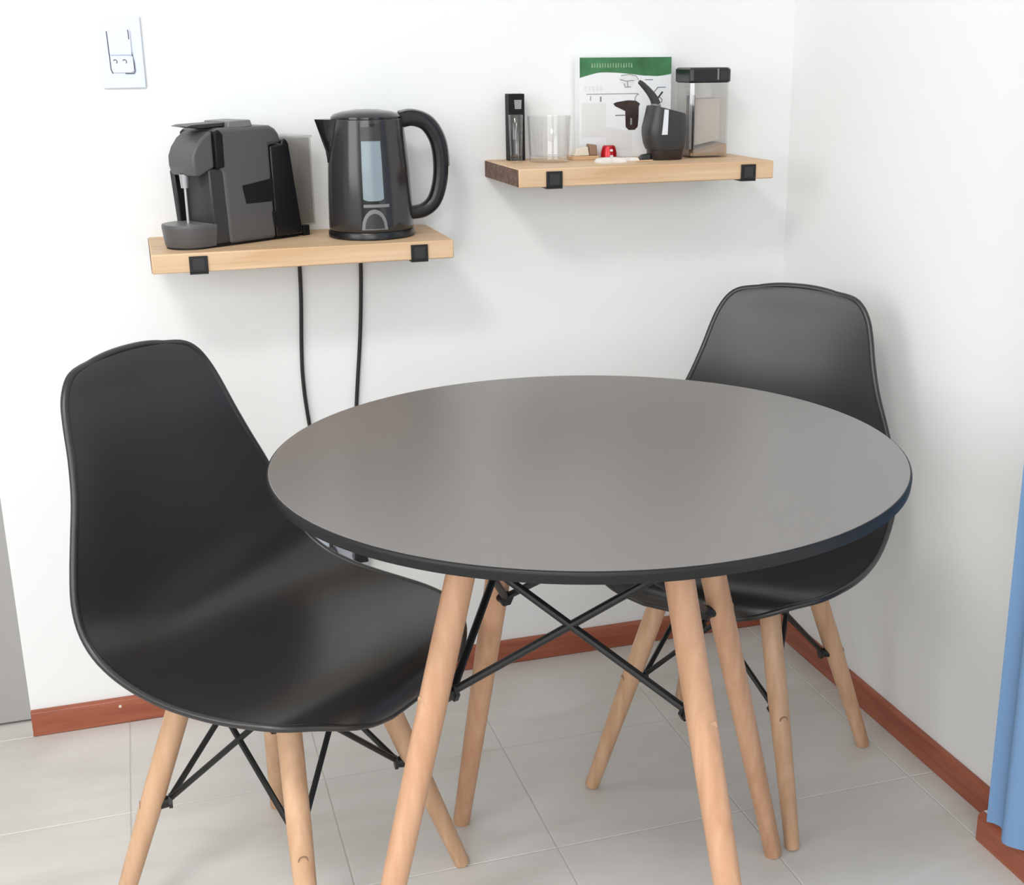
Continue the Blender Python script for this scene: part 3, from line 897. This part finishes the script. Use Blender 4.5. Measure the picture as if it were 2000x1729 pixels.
line([(-0.070, 0.112), (-0.070, 0.104)], 0.0007, 'ink'); line([(-0.050, 0.111), (-0.050, 0.1015)], 0.0016, 'ink')
line([(0.024, 0.1155), (0.019, 0.109), (0.018, 0.101)], 0.0006, 'ink')
# sketched grey machine top
sk = [(-0.014, 0.142), (-0.008, 0.1495), (0.006, 0.151), (0.020, 0.149), (0.026, 0.140), (0.018, 0.137), (0.011, 0.126), (-0.003, 0.126), (-0.008, 0.134)]
flat('print_sketch', sk, 'ink_pale', ct)
line([(-0.010, 0.148), (0.006, 0.150), (0.021, 0.1465), (0.025, 0.140)], 0.0007, 'ink'); line([(-0.012, 0.141), (0.000, 0.138), (0.016, 0.139)], 0.0008, 'ink')
line([(-0.004, 0.134), (-0.001, 0.127), (0.010, 0.1275)], 0.0008, 'ink'); line([(0.003, 0.137), (0.004, 0.128)], 0.001, 'ink')
# dark coffee cup
cup = [(-0.025, 0.098), (-0.018, 0.1005), (0.004, 0.1035), (0.020, 0.1025), (0.0285, 0.097), (0.026, 0.092), (0.0255, 0.070), (0.024, 0.055), (0.018, 0.0495), (0.006, 0.0495), (0.000, 0.055), (-0.001, 0.084), (-0.012, 0.089), (-0.021, 0.093)]
cp = flat('print_cup', cup, 'brown_print', ct, 0.0006)
cp['label'] = 'dark brown printed coffee outlet'
flat('print_shine', [(0.009, 0.059), (0.0125, 0.059), (0.0125, 0.070), (0.009, 0.072)], 'ink', cp, 0.0009)
line([(-0.021, 0.0765), (-0.001, 0.0765)], 0.0006, 'ink_dark')
line([(0.038, 0.140), (0.054, 0.140)], 0.0005, 'ink_dark')
line([(0.054, 0.114), (0.064, 0.126), (0.080, 0.126)], 0.0005, 'ink_dark'); line([(0.064, 0.106), (0.074, 0.118)], 0.0014, 'ink_dark'); line([(0.068, 0.108), (0.073, 0.104), (0.072, 0.098)], 0.0005, 'ink_dark')

# red capsule
cpz = thing('coffee_capsule', 'red foil coffee capsule lying before the carton', 'capsule', (-0.408, -0.066, Z))
bm = bmesh.new(); lathe(bm, [(0.0005, 0.0), (0.0175, 0.0), (0.0175, 0.0012), (0.0150, 0.002), (0.0148, 0.012), (0.0120, 0.0225), (0.0095, 0.0245), (0.0005, 0.0245)], 32)
mk('foil_cup', bm, 'red', cpz)
bm = bmesh.new()
rings = []
for z, r in ((0.004, 0.0152), (0.018, 0.0138)):
    rings.append([(r * math.cos(a), r * math.sin(a), z) for a in [-1.75 + 0.1 * k for k in range(5)]] + [((r - 0.001) * math.cos(a), (r - 0.001) * math.sin(a), z) for a in [-1.35 - 0.1 * k for k in range(5)]])
loft(bm, rings)
o = mk('white_mark', bm, 'sticker', cpz); o['label'] = 'white printed mark on the foil'

# sachets and small packs
def sachet(name, label, x, y, rz, w, d, h, mat, z=Z):
    bm = bmesh.new()
    rings = []
    for s, zz in ((1.0, 0.0), (1.0, h * 0.25), (0.86, h * 0.8), (0.6, h)):
        rings.append([(w * s * cx * (1 if abs(cy) < 1 else 0.98), d * s * cy, zz) for cx, cy in ((-1, -1), (-0.5, -1.0), (0, -0.96), (0.5, -1), (1, -1), (1, 0), (1, 1), (0.5, 1), (0, 0.96), (-0.5, 1), (-1, 1), (-1, 0))])
    loft(bm, rings)
    o = mk(name, bm, mat, angle=20)
    o.location = (x, y, z); o.rotation_euler = (0, 0, rz)
    return o
s1 = sachet('sugar_sachet', '', -0.436, -0.150, 0.12, 0.026, 0.014, 0.009, 'sachet')
tag(s1, 'white paper sachet lying at the front of the higher shelf', 'sachet', 'sachets on the higher shelf')
s2 = sachet('sugar_sachet', '', -0.388, -0.122, -0.2, 0.017, 0.010, 0.006, 'sachet')
tag(s2, 'small white sachet beside the larger one, nearer the black jug', 'sachet', 'sachets on the higher shelf')
bm = bmesh.new(); stick(bm, (-0.017, 0, 0.0015), (0.017, 0.006, 0.0015), 0.0015, 0.0015, 8)
o = mk('stir_stick', bm, 'pine'); o.location = (-0.372, -0.158, Z); tag(o, 'short wooden stirrer beside the sachets on the shelf', 'stirrer')
tr = thing('snack_packet', 'cream snack packet left of the red capsule', 'packet', (-0.453, -0.062, Z), 0.05)
bm = bmesh.new(); loft(bm, [[(-0.030, -0.014, 0), (0.022, -0.014, 0), (0.022, 0.014, 0), (-0.030, 0.014, 0)], [(-0.032, -0.015, 0.007), (0.023, -0.015, 0.007), (0.023, 0.015, 0.007), (-0.032, 0.015, 0.007)]])
mk('tray', bm, 'pine', tr, bevel=0.001)
bm = bmesh.new(); loft(bm, [[(-0.026, -0.012, 0.0072), (0.004, -0.012, 0.0072), (0.004, 0.012, 0.0072), (-0.026, 0.012, 0.0072)], [(-0.020, -0.010, 0.020), (0.002, -0.010, 0.024), (0.002, 0.010, 0.024), (-0.020, 0.010, 0.020)]])
mk('wrapper', bm, 'cream', tr, bevel=0.002)
bm = bmesh.new(); loft(bm, [[(0.005, -0.010, 0.0072), (0.021, -0.010, 0.0072), (0.021, 0.010, 0.0072), (0.005, 0.010, 0.0072)], [(0.005, -0.009, 0.028), (0.020, -0.009, 0.026), (0.020, 0.009, 0.026), (0.005, 0.009, 0.028)]])
mk('brown_pack', bm, 'brown_card', tr, bevel=0.002)

# black jug with a long slanting handle
jg = thing('milk_jug', 'black jug with long slanting handle beside the carton', 'jug', (-0.318, -0.118, Z))
def jring(hx, hy, z, dx=0.0, slope=0.0, n=28, e=0.55):
    r = []
    for k in range(n):
        c, s = math.cos(2 * PI * k / n), math.sin(2 * PI * k / n)
        c = math.copysign(abs(c) ** e, c); s = math.copysign(abs(s) ** e, s)
        r.append((dx + hx * c, hy * s, z + slope * c))
    return r
bm = bmesh.new()
loft(bm, [jring(0.0285, 0.025, 0.0), jring(0.030, 0.026, 0.002), jring(0.031, 0.027, 0.018, 0.0005)])
mk('base', bm, 'jug_base', jg)
bm = bmesh.new()
loft(bm, [jring(0.0325, 0.028, 0.0185), jring(0.0362, 0.030, 0.030, -0.0015), jring(0.0385, 0.031, 0.048, -0.002), jring(0.0385, 0.031, 0.058, -0.0015), jring(0.0365, 0.030, 0.070, 0.0, -0.002), jring(0.0345, 0.029, 0.082, 0.0015, -0.005), jring(0.0330, 0.028, 0.0885, 0.002, -0.0075), jring(0.030, 0.025, 0.0895, 0.002, -0.0075)])
mk('body', bm, 'jug', jg)
bm = bmesh.new(); stick(bm, (-0.019, 0, 0.091), (-0.0185, 0, 0.099), 0.0098, 0.0092, 20)
mk('collar', bm, 'grey', jg)
hpts = crom([(-0.0175, 0, 0.098), (-0.0235, 0, 0.110), (-0.033, 0, 0.122), (-0.0455, 0, 0.134), (-0.0515, 0, 0.1385)], 18)
bm = bmesh.new(); tube(bm, hpts, [0.0088 - 0.0052 * i / 17 for i in range(18)], 14)
mk('handle', bm, 'jug', jg)
bm = bmesh.new(); prism(bm, [(-0.0185, 0.046), (-0.0075, 0.046), (-0.0060, 0.0895), (-0.0130, 0.0905)], 'y', -0.0320, -0.0285)
o = mk('sticker', bm, 'sticker', jg, smooth=False); o['label'] = 'narrow white strip on the body'
bm = bmesh.new(); loft(bm, [[(-0.054, -0.010, 0.0), (-0.030, -0.010, 0), (-0.030, 0.006, 0), (-0.054, 0.006, 0)], [(-0.046, -0.008, 0.010), (-0.030, -0.008, 0.012), (-0.030, 0.004, 0.012), (-0.046, 0.004, 0.010)]])
mk('spout_foot', bm, 'jug', jg, bevel=0.002)

# square canister with black lid
cn = thing('storage_canister', 'clear square canister with black lid at the right of the higher shelf', 'canister', (-0.2262, -0.078, Z))
CW, CD, CHH = 0.0388, 0.036, 0.134
bm = bmesh.new()
def cring(i, z):
    a, b, c = CW - i, CD - i, 0.006
    return [(-a + c, -b, z), (a - c, -b, z), (a, -b + c, z), (a, b - c, z), (a - c, b, z), (-a + c, b, z), (-a, b - c, z), (-a, -b + c, z)]
loft(bm, [cring(0, 0), cring(0, CHH), cring(0.0018, CHH), cring(0.0018, 0.003)])
mk('jar', bm, 'acrylic', cn, smooth=False)
bm = bmesh.new(); loft(bm, [cring(0.0005, CHH + 0.0004), cring(-0.0025, CHH + 0.003), cring(-0.0025, CHH + 0.024), cring(0.001, CHH + 0.0275)])
ld = mk('lid', bm, 'black', cn, smooth=False, bevel=0.001)
boxo('lid_stripe', (0.0115, -CD - 0.0030, CHH + 0.006), (0.0150, -CD - 0.0018, CHH + 0.0255), 'grey', ld)
boxo('lid_window', (0.0175, -CD - 0.0030, CHH + 0.007), (0.036, -CD - 0.0018, CHH + 0.022), 'machine_dark', ld)
IW, ID = CW - 0.0026, CD - 0.0026
bm = bmesh.new()
loft(bm, [[(-IW, -ID, 0.0034), (IW, -ID, 0.0034), (IW, ID, 0.0034), (-IW, ID, 0.0034)], [(-IW, -ID, 0.008), (IW, -ID, 0.024), (IW, ID, 0.026), (-IW, ID, 0.010)]])
o = mk('sugar', bm, 'sugar', cn, smooth=False); o['label'] = 'brown sugar heaped to one side'
bm = bmesh.new()
loft(bm, [[(-0.020, -0.002, 0.020), (IW - 0.001, -0.002, 0.030), (IW - 0.001, ID - 0.001, 0.030), (-0.022, ID - 0.001, 0.020)], [(-0.022, -0.002, 0.104), (IW - 0.001, -0.002, 0.106), (IW - 0.001, ID - 0.001, 0.106), (-0.022, ID - 0.001, 0.104)]])
o = mk('filter_paper', bm, 'powder', cn, smooth=False); o['label'] = 'cream paper pack standing inside'
for x0, x1, mt in ((-0.0352, -0.0330, 'machine_dark'), (-0.0330, -0.0270, 'silver'), (-0.0270, -0.0215, 'machine_dark')):
    boxo('scoop_handle', (x0, -0.016, 0.014), (x1, -0.006, 0.112), mt, cn, bevel=0.0006)
